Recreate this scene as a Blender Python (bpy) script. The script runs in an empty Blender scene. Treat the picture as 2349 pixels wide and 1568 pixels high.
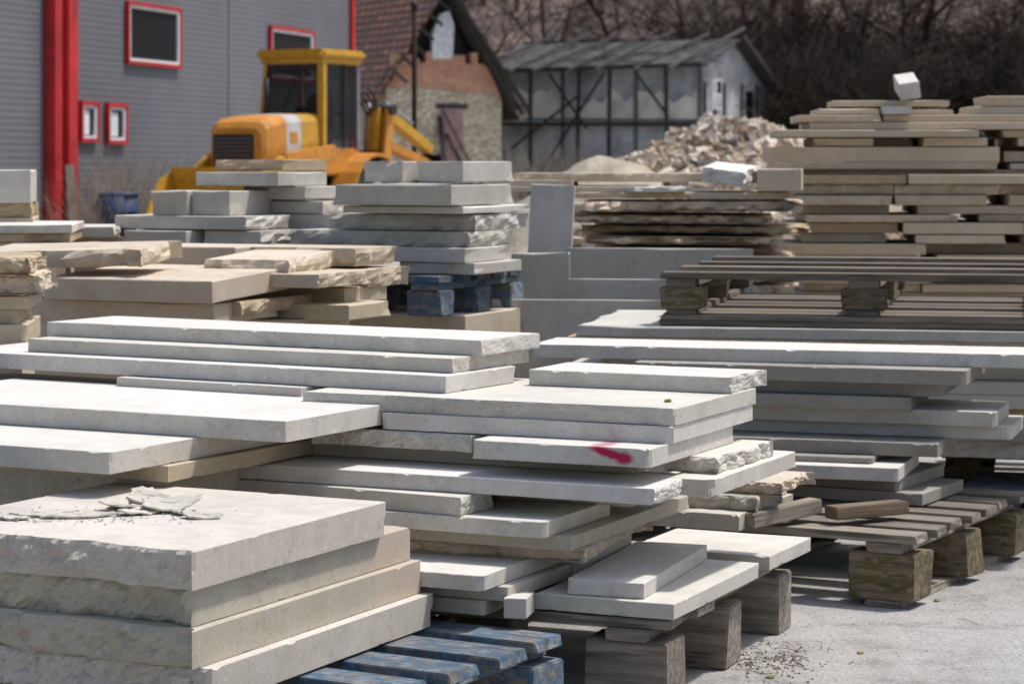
import bpy, bmesh, math, random
from mathutils import Vector, Matrix, noise
random.seed(7)
R=random.Random(11)
C=bpy.context.collection
def link(o,parent=None):
    C.objects.link(o)
    if parent: o.parent=parent
    return o
def empty(name,loc=(0,0,0),rz=0.0):
    o=bpy.data.objects.new(name,None); o.empty_display_size=.1
    o.location=loc;o.rotation_euler=(0,0,rz); return link(o)
# ---------------------------------------------------------------- materials
def newmat(name):
    m=bpy.data.materials.new(name);m.use_nodes=True
    nt=m.node_tree; b=nt.nodes['Principled BSDF']; return m,nt,b
def N(nt,t,**k):
    n=nt.nodes.new(t)
    for a,v in k.items():
        if a in n.inputs: n.inputs[a].default_value=v
        else: setattr(n,a,v)
    return n
def L_(nt,a,b): nt.links.new(a,b)
def mixc(nt,fac,a,b,mode='MIX'):
    n=nt.nodes.new('ShaderNodeMix');n.data_type='RGBA';n.blend_type=mode
    for sock,val in ((n.inputs[0],fac),(n.inputs[6],a),(n.inputs[7],b)):
        if isinstance(val,(int,float)): sock.default_value=val
        elif isinstance(val,tuple): sock.default_value=val if len(val)==4 else (*val,1)
        else: nt.links.new(val,sock)
    return n.outputs[2]
def ramp(nt,src,a,b,lo=0.0,hi=1.0):
    n=nt.nodes.new('ShaderNodeMapRange');n.clamp=True
    n.inputs[1].default_value=a;n.inputs[2].default_value=b;n.inputs[3].default_value=lo;n.inputs[4].default_value=hi
    nt.links.new(src,n.inputs[0]);return n.outputs[0]
def mul(nt,a,b):
    n=nt.nodes.new('ShaderNodeMath');n.operation='MULTIPLY';L_(nt,a,n.inputs[0])
    if isinstance(b,(int,float)): n.inputs[1].default_value=b
    else: L_(nt,b,n.inputs[1])
    return n.outputs[0]
def coords(nt,scale=(1,1,1),rand=True):
    tc=nt.nodes.new('ShaderNodeTexCoord')
    mp=nt.nodes.new('ShaderNodeMapping');mp.inputs['Scale'].default_value=scale
    L_(nt,tc.outputs['Object'],mp.inputs['Vector'])
    if rand:
        oi=nt.nodes.new('ShaderNodeObjectInfo')
        mu=mul(nt,oi.outputs['Random'],37.)
        cx=nt.nodes.new('ShaderNodeCombineXYZ')
        for i in range(3): L_(nt,mu,cx.inputs[i])
        L_(nt,cx.outputs[0],mp.inputs['Location'])
        return mp.outputs[0],oi.outputs['Random']
    return mp.outputs[0],None
def noi(nt,vec,sc,det=4,rough=.55):
    n=N(nt,'ShaderNodeTexNoise',Scale=sc,Detail=det,Roughness=rough);L_(nt,vec,n.inputs['Vector']);return n.outputs['Fac']
def grey(nt,f):
    g=nt.nodes.new('ShaderNodeCombineColor')
    for i in range(3): L_(nt,f,g.inputs[i])
    return g.outputs[0]
def stone(name,base,stain=(.30,.24,.15),stam=.25,dark=.72,bump=.22,paint=False,corner=False,side_shade=(.66,.635,.60)):
    m,nt,b=newmat(name)
    v,rnd=coords(nt)
    n1=noi(nt,v,3.0,4,.62); n2=noi(nt,v,14,4,.7); n3=noi(nt,v,240,1,.5); n4=noi(nt,v,6,5,.7); n5=noi(nt,v,60,4,.75);n6=noi(nt,v,28,4,.75)
    bc=tuple(base); dk=tuple(c*dark for c in base); lt=tuple(min(1,c*1.1) for c in base)
    c=mixc(nt,ramp(nt,n1,.36,.62),dk,bc)
    c=mixc(nt,ramp(nt,n2,.5,.68,0,.6),c,lt)
    c=mixc(nt,ramp(nt,n2,.46,.30,0,.5),c,tuple(x*dark*.88 for x in base))
    c=mixc(nt,ramp(nt,n5,.56,.74,0,.28),c,tuple(x*.62 for x in base))
    c=mixc(nt,ramp(nt,n4,.66-stam*.35,.80-stam*.3,0,min(1,.25+stam)),c,stain)
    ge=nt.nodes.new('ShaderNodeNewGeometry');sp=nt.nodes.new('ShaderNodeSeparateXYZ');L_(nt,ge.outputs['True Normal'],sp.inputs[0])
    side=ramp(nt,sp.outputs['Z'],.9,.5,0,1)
    # sides: shade painted into the colour, tops left lighter; blotches are stone blemishes
    c=mixc(nt,mul(nt,side,ramp(nt,n4,.36,.60,.25,.80)),c,tuple(x*y for x,y in zip(base,side_shade)))
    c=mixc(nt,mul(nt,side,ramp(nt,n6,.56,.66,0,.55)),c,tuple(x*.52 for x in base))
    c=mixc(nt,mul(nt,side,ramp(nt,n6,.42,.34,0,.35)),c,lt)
    # hairline cracks and pits
    vd=N(nt,'ShaderNodeTexVoronoi',Scale=2.3,feature='DISTANCE_TO_EDGE')
    dv=nt.nodes.new('ShaderNodeVectorMath');dv.operation='MULTIPLY_ADD';dv.inputs[1].default_value=(.25,.25,.25)
    nn=N(nt,'ShaderNodeTexNoise',Scale=9.,Detail=4.);L_(nt,v,nn.inputs['Vector']);L_(nt,nn.outputs['Color'],dv.inputs[0]);L_(nt,v,dv.inputs[2]);L_(nt,dv.outputs[0],vd.inputs['Vector'])
    ck=mul(nt,ramp(nt,vd.outputs['Distance'],.004,.0,0,.55),ramp(nt,n1,.52,.58,0,1))
    c=mixc(nt,ck,c,tuple(x*.35 for x in base))
    vp=N(nt,'ShaderNodeTexVoronoi',Scale=45.);L_(nt,v,vp.inputs['Vector'])
    pit=mul(nt,ramp(nt,vp.outputs['Distance'],.16,.08,0,.6),ramp(nt,n4,.5,.62,0,1))
    c=mixc(nt,pit,c,tuple(x*.45 for x in base))
    c=mixc(nt,1.0,c,grey(nt,ramp(nt,n3,.3,.7,.92,1.07)),'MULTIPLY')
    r=ramp(nt,rnd,0,1,.88,1.05);rg=nt.nodes.new('ShaderNodeCombineColor')
    L_(nt,r,rg.inputs[0]);L_(nt,r,rg.inputs[1]);L_(nt,ramp(nt,rnd,0,1,.82,1.06),rg.inputs[2])
    c=mixc(nt,1.0,c,rg.outputs[0],'MULTIPLY')
    if corner:
        tc=nt.nodes.new('ShaderNodeTexCoord');s2=nt.nodes.new('ShaderNodeSeparateXYZ');L_(nt,tc.outputs['Object'],s2.inputs[0])
        ad=nt.nodes.new('ShaderNodeMath');ad.operation='MULTIPLY_ADD';ad.inputs[1].default_value=.25;L_(nt,n1,ad.inputs[0]);L_(nt,s2.outputs['Y'],ad.inputs[2])
        c=mixc(nt,ramp(nt,ad.outputs[0],.80,.815,0,.5),c,(.50,.385,.30))
    if paint:
        tc=nt.nodes.new('ShaderNodeTexCoord')
        wob=nt.nodes.new('ShaderNodeVectorMath');wob.operation='ADD'
        nn=N(nt,'ShaderNodeTexNoise',Scale=45.,Detail=3.);L_(nt,tc.outputs['Object'],nn.inputs['Vector'])
        sc=nt.nodes.new('ShaderNodeVectorMath');sc.operation='MULTIPLY_ADD'
        sc.inputs[1].default_value=(.008,.008,.008);sc.inputs[2].default_value=(-.004,-.004,-.004)
        L_(nt,nn.outputs['Color'],sc.inputs[0]);L_(nt,tc.outputs['Object'],wob.inputs[0]);L_(nt,sc.outputs[0],wob.inputs[1])
        def blob(cx,cz,sx,sz,rot):
            mp=nt.nodes.new('ShaderNodeMapping');mp.vector_type='TEXTURE'
            mp.inputs['Location'].default_value=(cx,0,cz);mp.inputs['Rotation'].default_value=(0,rot,0);mp.inputs['Scale'].default_value=(sx,1,sz)
            L_(nt,wob.outputs[0],mp.inputs['Vector'])
            ln=nt.nodes.new('ShaderNodeVectorMath');ln.operation='LENGTH';L_(nt,mp.outputs[0],ln.inputs[0])
            return ramp(nt,ln.outputs['Value'],.6,1.2,1,0)
        a=blob(-.062,.019,.023,.015,0);d=blob(-.100,.029,.050,.011,math.radians(14))
        mx=nt.nodes.new('ShaderNodeMath');mx.operation='MAXIMUM';L_(nt,a,mx.inputs[0]);L_(nt,d,mx.inputs[1])
        c=mixc(nt,mx.outputs[0],c,(.42,.010,.07))
    L_(nt,c,b.inputs['Base Color'])
    b.inputs['Roughness'].default_value=.75;b.inputs['Specular IOR Level'].default_value=.35
    bp=N(nt,'ShaderNodeBump',Strength=bump,Distance=.003)
    L_(nt,n5,bp.inputs['Height']);L_(nt,bp.outputs[0],b.inputs['Normal'])
    return m
M={}
WB_=(.69,.66,.615)
M['w']=stone('white_limestone',WB_,(.48,.43,.36),.08,.88)
M['p']=stone('white_limestone_painted',WB_,(.48,.43,.36),.08,.88,paint=True)
M['d']=stone('dusty_limestone',(.59,.545,.475),(.42,.34,.25),.18,.80,side_shade=(.71,.68,.635))
M['c']=stone('dusty_limestone_iron_edge',(.59,.545,.475),(.42,.34,.25),.18,.80,corner=True,side_shade=(.71,.68,.635))
M['m']=stone('grey_limestone',(.61,.58,.53),(.38,.33,.26),.2,.80)
M['g']=stone('dark_weathered_limestone',(.37,.345,.31),(.19,.165,.135),.35,.66)
M['b']=stone('beige_limestone',(.64,.545,.43),(.46,.32,.19),.2,.82,side_shade=(.74,.69,.62))
M['s']=stone('sandy_limestone',(.66,.545,.42),(.48,.33,.20),.25,.80,side_shade=(.74,.68,.60))
M['o']=stone('ochre_crust_stone',(.56,.44,.30),(.36,.18,.08),.45,.66,.4)
def wood(name,base,var=.6,over=None,oam=.5,spec=.3,dust=None):
    m,nt,b=newmat(name)
    v,rnd=coords(nt,(1.6,26,26)); n1=noi(nt,v,2.2,5,.7)
    v2,_=coords(nt); n2=noi(nt,v2,9,4,.65); n3=noi(nt,v2,60,2,.6)
    c=mixc(nt,ramp(nt,n1,.32,.68),tuple(x*var*.55 for x in base),base)
    c=mixc(nt,ramp(nt,n2,.45,.75,0,.6),c,tuple(x*.5 for x in base))
    if over:
        v3,_=coords(nt,(2.5,9,9));n6=noi(nt,v3,5,6,.75)
        c=mixc(nt,ramp(nt,n6,.56-oam*.22,.60-oam*.12,0,.9),c,mixc(nt,ramp(nt,n1,.4,.7),over,tuple(x*.55 for x in over)))
    if dust: c=mixc(nt,ramp(nt,noi(nt,v2,22,5,.75),.50,.66,0,.6),c,dust)
    c=mixc(nt,ramp(nt,n3,.6,.75,0,.5),c,tuple(x*.3 for x in base))
    c=mixc(nt,ramp(nt,noi(nt,v,1.2,3,.6),.60,.66,0,.7),c,tuple(x*.22 for x in base))
    c=mixc(nt,1.0,c,grey(nt,ramp(nt,rnd,0,1,.7,1.15)),'MULTIPLY')
    L_(nt,c,b.inputs['Base Color']);b.inputs['Roughness'].default_value=.85;b.inputs['Specular IOR Level'].default_value=spec
    bp=N(nt,'ShaderNodeBump',Strength=.7,Distance=.004);L_(nt,n1,bp.inputs['Height']);L_(nt,bp.outputs[0],b.inputs['Normal'])
    return m
WG=wood('weathered_grey_wood',(.37,.315,.25));WP=wood('old_grey_brown_wood',(.30,.245,.185));WB=wood('brown_wood',(.32,.235,.155))
WBL=wood('worn_blue_painted_wood',(.30,.265,.22),.6,(.065,.145,.235),.58,dust=(.34,.35,.35))
WM=wood('mossy_wood_block',(.31,.24,.155),.6,(.105,.095,.03),.36)
WD=wood('dark_old_timber',(.08,.068,.058));WS=wood('silvered_timber',(.17,.16,.15))
def plain(name,col,rough=.5,metal=0,var=.15,sc=6,spec=.5,bump=0):
    m,nt,b=newmat(name);v,rnd=coords(nt);n1=noi(nt,v,sc,4,.65)
    c=mixc(nt,ramp(nt,n1,.35,.7),tuple(x*(1-var) for x in col),tuple(min(1,x*(1+var*.4)) for x in col))
    L_(nt,c,b.inputs['Base Color']);b.inputs['Roughness'].default_value=rough;b.inputs['Metallic'].default_value=metal
    b.inputs['Specular IOR Level'].default_value=spec
    if bump:
        bp=N(nt,'ShaderNodeBump',Strength=bump,Distance=.02);L_(nt,noi(nt,v,sc*6,4,.7),bp.inputs['Height']);L_(nt,bp.outputs[0],b.inputs['Normal'])
    return m
def flat(name,col):
    m,nt,b=newmat(name);oi=nt.nodes.new('ShaderNodeObjectInfo')
    c=mixc(nt,oi.outputs['Random'],tuple(x*.75 for x in col),tuple(x*1.2 for x in col));L_(nt,c,b.inputs['Base Color'])
    b.inputs['Roughness'].default_value=1;b.inputs['Specular IOR Level'].default_value=0;return m
def dirty(name,col,dirt=(.10,.08,.06),am=.5,rough=.45):
    m,nt,b=newmat(name);v,_=coords(nt);n1=noi(nt,v,2.5,5,.7);n2=noi(nt,v,14,4,.7)
    c=mixc(nt,ramp(nt,n1,.35,.7),tuple(x*.72 for x in col),col)
    c=mixc(nt,ramp(nt,n2,.50,.72,0,am),c,dirt);L_(nt,c,b.inputs['Base Color'])
    L_(nt,ramp(nt,n2,.4,.7,rough,.85),b.inputs['Roughness']);return m
# ---------------------------------------------------------------- mesh helpers
def mesh_obj(name,verts,faces,mat,parent=None,loc=(0,0,0),rot=(0,0,0)):
    me=bpy.data.meshes.new(name);me.from_pydata([tuple(v) for v in verts],[],faces);me.validate();me.update()
    bm=bmesh.new();bm.from_mesh(me);bmesh.ops.recalc_face_normals(bm,faces=bm.faces);bm.to_mesh(me);bm.free()
    me.materials.append(mat);o=bpy.data.objects.new(name,me);o.location=loc;o.rotation_euler=rot
    return link(o,parent)
def box(name,x0,x1,y0,y1,z0,z1,mat,parent=None,bev=0.0,rot=(0,0,0),jit=0.0):
    cx,cy,cz=(x0+x1)/2,(y0+y1)/2,(z0+z1)/2
    bm=bmesh.new();bmesh.ops.create_cube(bm,size=1)
    for v in bm.verts:
        v.co=Vector((v.co.x*(x1-x0),v.co.y*(y1-y0),v.co.z*(z1-z0)))
        if jit: v.co+=Vector((R.uniform(-jit,jit)*3,R.uniform(-jit,jit),R.uniform(-jit,jit)*.5))
    if bev: bmesh.ops.bevel(bm,geom=list(bm.edges),offset=bev,segments=2,affect='EDGES')
    me=bpy.data.meshes.new(name);bm.to_mesh(me);bm.free();me.materials.append(mat)
    o=bpy.data.objects.new(name,me);o.location=(cx,cy,cz);o.rotation_euler=rot
    return link(o,parent)
def beam(name,p,q,w,h,mat,parent=None,bev=0.0):
    p=Vector(p);q=Vector(q);d=q-p;Ln=d.length
    bm=bmesh.new();bmesh.ops.create_cube(bm,size=1)
    for v in bm.verts: v.co=Vector((v.co.x*Ln,v.co.y*w,v.co.z*h))
    if bev: bmesh.ops.bevel(bm,geom=list(bm.edges),offset=bev,segments=2,affect='EDGES')
    me=bpy.data.meshes.new(name);bm.to_mesh(me);bm.free();me.materials.append(mat)
    o=bpy.data.objects.new(name,me);o.location=(p+q)/2;o.rotation_euler=d.to_track_quat('X','Z').to_euler()
    return link(o,parent)
def cyl(name,p,q,r,mat,parent=None,seg=20,bev=0.0):
    p=Vector(p);q=Vector(q);d=q-p
    bm=bmesh.new();bmesh.ops.create_cone(bm,cap_ends=True,segments=seg,radius1=r,radius2=r,depth=d.length)
    if bev: bmesh.ops.bevel(bm,geom=[e for e in bm.edges if abs(e.verts[0].co.z-e.verts[1].co.z)<1e-4],offset=bev,segments=2,affect='EDGES')
    me=bpy.data.meshes.new(name);bm.to_mesh(me);bm.free();me.materials.append(mat)
    for f in me.polygons: f.use_smooth=len(f.vertices)==4
    o=bpy.data.objects.new(name,me);o.location=(p+q)/2;o.rotation_euler=d.to_track_quat('Z','Y').to_euler()
    return link(o,parent)
seedc=[0]
def slab(parent,X,Y,z0,z1,th,Lx,D,mat='w',rough='',tilt=0.0,roll=0.0,name='slab',amp=.014,step=None,chipc=.4):
    """sawn stone slab: origin = near right bottom corner, runs -x (left) and +y (back)"""
    seedc[0]+=1;sd=seedc[0]*3.7;t=z1-z0-.0006
    far=Y>7.4
    st_s=.09 if far else .012; st_r=.03 if far else .009
    if step: st_r=step
    NR=5 if (far or not rough) else 11
    cor=[(-Lx,0),(0,0),(0,D),(-Lx,D)];nrm=[(0,-1),(1,0),(0,1),(-1,0)];sides='FRBL'
    cols=[]
    for i in range(4):
        a=Vector(cor[i]);b=Vector(cor[(i+1)%4]);n=Vector(nrm[i]);isr=sides[i] in rough
        Ln=(b-a).length;k=max(2,int(Ln/(st_r if isr else st_s)))
        for j in range(k):
            f=(j+(R.uniform(-.25,.25) if j else 0))/k
            p=a.lerp(b,f);q=Vector((p.x,p.y,sd))
            if isr:
                e=min(1,min(f,1-f)*Ln/.03+.35)
                off=amp*e*max(0,(.8+1.2*noise.noise(q*5)+.6*noise.noise(q*17)))
            else: off=.0003*R.random()
            cols.append((p,n,off,isr))
    rings=[[] for _ in range(NR)]
    nt_=nb_=0.0
    for (p,n,off,isr) in cols:
        ins=[0]*NR
        if isr:
            zz=[t*r/(NR-1) for r in range(NR)]
            for r in range(NR):
                q=Vector((p.x*1.0,p.y*1.0,zz[r]*1.4+sd))
                u=r/(NR-1)
                ins[r]=off+amp*(.75*noise.noise(q*22)+.50*abs(noise.noise(q*48))+.25*noise.noise(q*110))+amp*.08*R.uniform(-1,1)
                ins[r]+=amp*.30*(abs(2*u-1)**6)
                ins[r]=max(0,ins[r])
                if 0<r<NR-1: zz[r]+=t*.3/(NR-1)*R.uniform(-1,1)
        else:
            bv=.0012 if not far else .003
            zz=[0,bv]+[bv+(t-2*bv)*(r)/(NR-3) for r in range(1,NR-3)]+[t-bv,t]
            ins=[bv+off]+[off]*(NR-2)+[bv+off]
            # small spalls, 1-4 columns long
            if nt_<=0 and R.random()<(.035 if not far else .09): nt_=R.uniform(.002,.010)
            if nb_<=0 and R.random()<(.02 if not far else .05): nb_=R.uniform(.002,.007)
            if nt_>0:
                c_=nt_*R.uniform(.6,1);ins[-1]+=c_;zz[-2]-=min(c_*R.uniform(.4,.9),t*.12);nt_-=R.uniform(.001,.006)
            if nb_>0:
                c_=nb_*R.uniform(.6,1);ins[0]+=c_;zz[1]+=min(c_*.8,t*.12);nb_-=R.uniform(.001,.006)
        for r in range(NR):
            rings[r].append(Vector((p.x-n[0]*ins[r],p.y-n[1]*ins[r],zz[r])))
    for ci,(cx,cy) in enumerate(cor):
        if R.random()<chipc:
            s=R.uniform(.006,.018)*(1.5 if far else 1);top=R.random()<.5
            for r in range(NR):
                w=1 if (r==NR//2 or (r>NR//2)==top) else .35
                for v in rings[r]:
                    d=abs(v.x-cx)+abs(v.y-cy)
                    if d<s*w*1.2:
                        v.x+=(-1 if cx==0 else 1)*(s*w-d)*.5;v.y+=(1 if cy==0 else -1)*(s*w-d)*.5
    n=len(cols);verts=[v for r in rings for v in r]
    for v in verts: v.z+=.0009*noise.noise(Vector((v.x*5,v.y*5,sd)))
    faces=[[r*n+j,r*n+(j+1)%n,(r+1)*n+(j+1)%n,(r+1)*n+j] for r in range(NR-1) for j in range(n)]
    faces.append(list(range(n))[::-1]);faces.append([(NR-1)*n+j for j in range(n)])
    return mesh_obj(name,verts,faces,M[mat],parent,(X,Y,z0),(math.radians(tilt),math.radians(roll),math.radians(-th)))
def stack(rows,name='stone_slab_stack'):
    p=empty(name,(rows[0][0],rows[0][1],0))
    for i,r in enumerate(rows):
        kw=r[8] if len(r)>8 else {}
        o=slab(None,r[0],r[1],r[2],r[3],r[4],r[5],r[6],r[7][0],r[7][1:],name='slab_%d'%(i+1),**kw)
        o.parent=p;o.location=(r[0]-rows[0][0],r[1]-rows[0][1],r[2])
    return p
def pallet(X,Y,z0,th,W,D,top,ncol=3,nrow=3,nb=6,bw=.12,mat=WG,bmat=None,blk=(.18,.13),name='wooden_pallet',bottom=False):
    e=empty(name,(X,Y,z0),math.radians(-th));bmat=bmat or mat
    h=top-z0;bt=.026;stt=.026;b0=.02 if bottom else 0
    bh=h-bt-stt
    for i in range(ncol):
        xc=-W+blk[0]/2+(W-blk[0])*i/(ncol-1)
        for j in range(nrow):
            yc=blk[1]/2+(D-blk[1])*j/(nrow-1)
            box('block_%d'%(i*nrow+j+1),xc-blk[0]/2,xc+blk[0]/2,yc-blk[1]/2,yc+blk[1]/2,b0+.0005,bh,bmat,e,.004,(0,0,R.uniform(-.05,.05)),.003)
        box('stringer_%d'%(i+1),xc-.05,xc+.05,.0,D,bh+.0006,bh+stt,mat,e,.002,jit=.002)
        if bottom: box('bottom_runner_%d'%(i+1),xc-.05,xc+.05,.0,D,.0,b0,mat,e,.002,jit=.002)
    for k in range(nb):
        yc=bw/2+(D-bw)*k/(nb-1)
        box('deck_board_%d'%(k+1),-W-R.uniform(-.01,.012),R.uniform(-.014,.012),yc-bw/2*R.uniform(.82,1),yc+bw/2*R.uniform(.82,1),bh+stt+.0006,h-R.uniform(0,.003)-.001,mat,e,.002,(R.uniform(-.01,.01),0,R.uniform(-.01,.01)),.0018)
    return e
# ---------------------------------------------------------------- foreground stacks
stack([(-.565,4.513,.18,.252,26,.76,.90,'dF',{'amp':.02}),(-.596,4.506,.2523,.325,26,.71,.90,'cF',{'amp':.02}),(-.601,4.539,.3253,.398,26,.72,.86,'cF',{'amp':.018}),(-.597,4.511,.3983,.472,26,.71,.75,'dF',{'amp':.017})])
pallet(-.39,4.38,0,30,1.2,1.0,.178,mat=WBL,bmat=WBL,nb=6,bw=.125)
stack([(-.867,5.504,.2,.3,28,.93,.4,'d'),(-.867,5.50,.3,.42,28,.93,.4,'d'),(-.824,5.447,.42,.483,28,.96,.5,'d'),(-.766,5.387,.485,.522,28,1.02,.6,'b'),(-.871,5.230,.5225,.571,28,.82,.66,'w'),(-.506,5.406,.5715,.62,28,1.23,.56,'w')])
pallet(-.84,5.5,0,28,1.0,.8,.198)
stack([
(-.061,5.326,.2,.232,25,.45,.53,'d'),(.353,5.273,.2,.235,24,.33,.60,'w'),(.630,5.914,.2,.235,25,.37,.33,'w'),
(.031,5.286,.2,.245,12,.05,.09,'w'),(.291,5.334,.2355,.27,19,.18,.57,'w'),
(-.009,5.318,.2325,.265,25,.51,.37,'d'),(.157,5.62,.236,.30,25,.16,.32,'d'),(-.065,5.254,.2655,.30,25,.44,.43,'w'),
(.172,5.415,.3005,.329,20,.48,.51,'bFR',{'amp':.018}),(.132,5.398,.3295,.363,25,.57,.75,'d'),
(.071,5.365,.3635,.40,25,.61,.38,'w'),(-.112,5.452,.4005,.443,30,.84,.14,'wR',{'amp':.012}),(.276,5.60,.4005,.443,25,.35,.31,'d'),
(.317,5.317,.444,.481,25,1.10,.24,'wR',{'amp':.012}),(.453,5.455,.443,.4815,25,.12,.60,'w'),(.20,5.62,.444,.4815,25,.9,.3,'d'),
(.476,5.546,.482,.52,25,.14,.38,'wFR',{'amp':.016}),(.28,5.56,.482,.5195,25,.95,.45,'d'),
(.305,5.353,.5205,.563,25,.44,.55,'p'),(-.095,5.63,.5205,.561,25,.43,.44,'wF',{'amp':.018}),
(.359,5.446,.5635,.603,25,.74,.55,'w'),(.364,5.448,.6035,.643,25,.96,.56,'wF',{'amp':.005}),
(-.534,5.993,.57,.609,30,1.44,.25,'w'),(-.520,5.964,.61,.6425,30,.58,.25,'w'),
(.532,5.792,.6435,.683,25,.54,.24,'wR',{'amp':.010}),
(-.159,5.805,.6435,.685,30,1.6,.34,'w'),(-.142,5.877,.6853,.721,30,1.35,.37,'wR',{'amp':.005}),(-.074,5.952,.7213,.76,30,1.39,.29,'wR',{'amp':.004})])
pallet(.335,5.27,0,22,1.3,1.05,.199,blk=(.19,.13),bmat=WG,nb=6,bw=.13)
stack([(.614,6.539,.2,.245,25,.27,.46,'d'),(.671,6.573,.2455,.285,25,.33,.22,'dFR'),(.744,6.595,.2855,.32,25,.38,.28,'bFR',{'amp':.02})])
# dark weathered slab stack
stack([(1.192,7.023,.2,.235,29,.57,.37,'g'),(1.129,7.070,.2355,.272,29,.5,.42,'g'),(1.118,7.0,.2725,.312,18,.75,.40,'w'),
(1.057,7.096,.3125,.33,18,.46,.5,'g'),(1.25,7.104,.3305,.37,18,.66,.45,'g'),(1.489,7.206,.3705,.41,18,.89,.34,'m'),(1.439,7.186,.4105,.455,18,.84,.35,'m'),
(1.185,7.214,.4555,.495,18,.58,.4,'gF',{'amp':.005}),(1.286,7.232,.4955,.535,18,.68,.4,'g'),(1.345,7.164,.5355,.58,18,1.02,.45,'g'),(1.718,7.187,.5805,.622,16,1.72,.30,'w')])
pallet(1.08,6.46,0,29,1.35,1.0,.199,blk=(.19,.13),bmat=WM,nb=7,bw=.11,bottom=True)
e=empty('timber_offcuts',(.8,6.7,.2))
beam('offcut_1',(-.16,-.12,.022),(.05,.06,.04),.05,.04,WG,e,.003);beam('offcut_2',(.08,-.02,.03),(.30,.10,.03),.06,.035,WB,e,.003)
# right edge pile
stack([(2.6,8.7,.14,.2,12,1.1,.5,'b'),(2.55,8.72,.2,.25,12,1.0,.5,'b'),(2.6,8.7,.25,.31,12,1.02,.5,'w'),(2.6,8.75,.31,.345,12,.95,.5,'b'),(2.6,8.7,.345,.40,12,.9,.5,'b')])
pallet(2.75,8.6,0,12,1.2,.9,.139,mat=WB)
pallet(2.5,7.9,0,14,1.0,.5,.10,mat=WBL,nb=4,nrow=2)
# long stack under the weathered pallets
rows=[];z=.2
while z<.54:
    t=R.uniform(.04,.06);rows.append((2.15+R.uniform(-.1,.1),7.95+R.uniform(0,.08),z,min(z+t,.5545),12,2.0+R.uniform(-.1,.05),.8,R.choice(['g','o','m'])+R.choice(['','F'])));z+=t+.0005
rows+=[(2.2,7.87,.555,.5995,12,2.06,.9,'oF',{'amp':.006}),(2.19,7.88,.60,.638,12,2.02,.9,'mL')]
stack(rows)
e=empty('wooden_pallet',(1.86,7.97,.6385),math.radians(-12))
for k in range(3): box('bearer_%d'%(k+1),-1.39,.01,.0+k*.66,.10+k*.66,0.001,.022,WP,e,.003,jit=.002)
for k in range(10):
    y=.0+k*.15
    box('deck_board_%d'%(k+1),-1.39+R.uniform(-.01,.01),.0,y,y+.12,0.0225,.037,WP,e,.002,jit=.002)
pallet(1.86,8.0,.676,12,1.38,1.5,.822,nb=4,bw=.13,mat=WP,bmat=WM,blk=(.14,.11),bottom=True)
# ---------------------------------------------------------------- left mid piles
stack([(-1.398,6.9,.2,.671,-6,.51,.4,'b'),(-1.386,6.9,.6715,.733,-6,.53,.45,'b'),(-1.421,6.95,.7335,.774,-6,.5,.4,'b'),(-1.39,6.95,.7745,.812,-6,.54,.4,'b'),
(-1.33,6.9,.818,.874,-6,.59,.45,'bFR',{'amp':.02}),(-1.367,6.9,.8745,.926,-6,.55,.45,'oFR',{'amp':.02})])
stack([(-1.588,8.6,.2,.781,-6,.82,.4,'b'),(-1.588,8.6,.781,.91,-6,.82,.4,'b'),(-1.572,8.6,.91,.944,-6,.84,.6,'oF'),(-1.565,8.6,.9445,.975,-6,.85,.6,'w')])
stack([(-1.783,9.0,.2,.989,-8,.52,.4,'b'),(-1.783,9.0,.989,1.044,-8,.52,.4,'oFR'),(-1.792,9.0,1.0445,1.168,-8,.51,.4,'m')])
stack([(-1.50,9.3,.2,.91,8,.3,.3,'b'),(-1.513,9.2,.91,.951,8,.25,.4,'wR')])
stack([(-.75,7.9,.2,.445,25,1.2,.4,'b'),(-.72,7.9,.445,.68,25,1.33,.4,'b'),(-.533,7.9,.68,.73,25,.45,.3,'b'),(-.937,7.6,.69,.752,25,.8,.4,'b'),(-.852,7.68,.711,.754,25,.43,.75,'oR',{'amp':.02}),
(-.561,8.1,.722,.776,25,.45,.3,'b'),(-.479,8.2,.771,.833,25,.3,.3,'bFR',{'amp':.02}),(-.523,8.2,.842,.904,25,.5,.3,'bFR',{'amp':.02}),
(-.617,7.8,.79,.835,25,.33,.4,'bR'),(-.935,7.55,.755,.826,24,.64,.5,'b',{'tilt':3}),(-.72,7.9,.822,.875,20,.32,.4,'bFR',{'amp':.02,'tilt':3}),
(-.95,8.3,.84,.905,25,.8,.3,'b'),(-1.173,7.72,.862,.918,16,.62,.30,'bFR',{'amp':.025,'tilt':4,'roll':-1.5})])
stack([(-.985,9.2,.2,.487,25,.63,.4,'m'),(-.985,9.2,.487,.882,25,.63,.35,'m'),(-1.234,9.15,.883,.936,25,.3,.3,'m'),(-.942,9.1,.885,.937,25,.26,.3,'mR'),(-.991,9.1,.941,.992,25,.6,.32,'mR',{'amp':.025}),
(-.70,9.4,.93,.995,25,.35,.3,'m'),(-1.072,9.2,.993,1.087,25,.17,.32,'m'),(-1.243,9.25,.993,1.087,25,.17,.32,'m'),(-.727,9.4,.997,1.044,25,.26,.3,'mR'),(-.803,9.4,1.051,1.102,25,.28,.3,'m'),
(-.900,9.3,1.104,1.158,25,.37,.38,'m'),(-.888,9.4,1.163,1.207,25,.31,.34,'oF',{'amp':.02})])
pallet(-.257,8.7,.64,25,.9,.72,.786,mat=WBL,bmat=WBL,blk=(.14,.11),nb=5)
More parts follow.
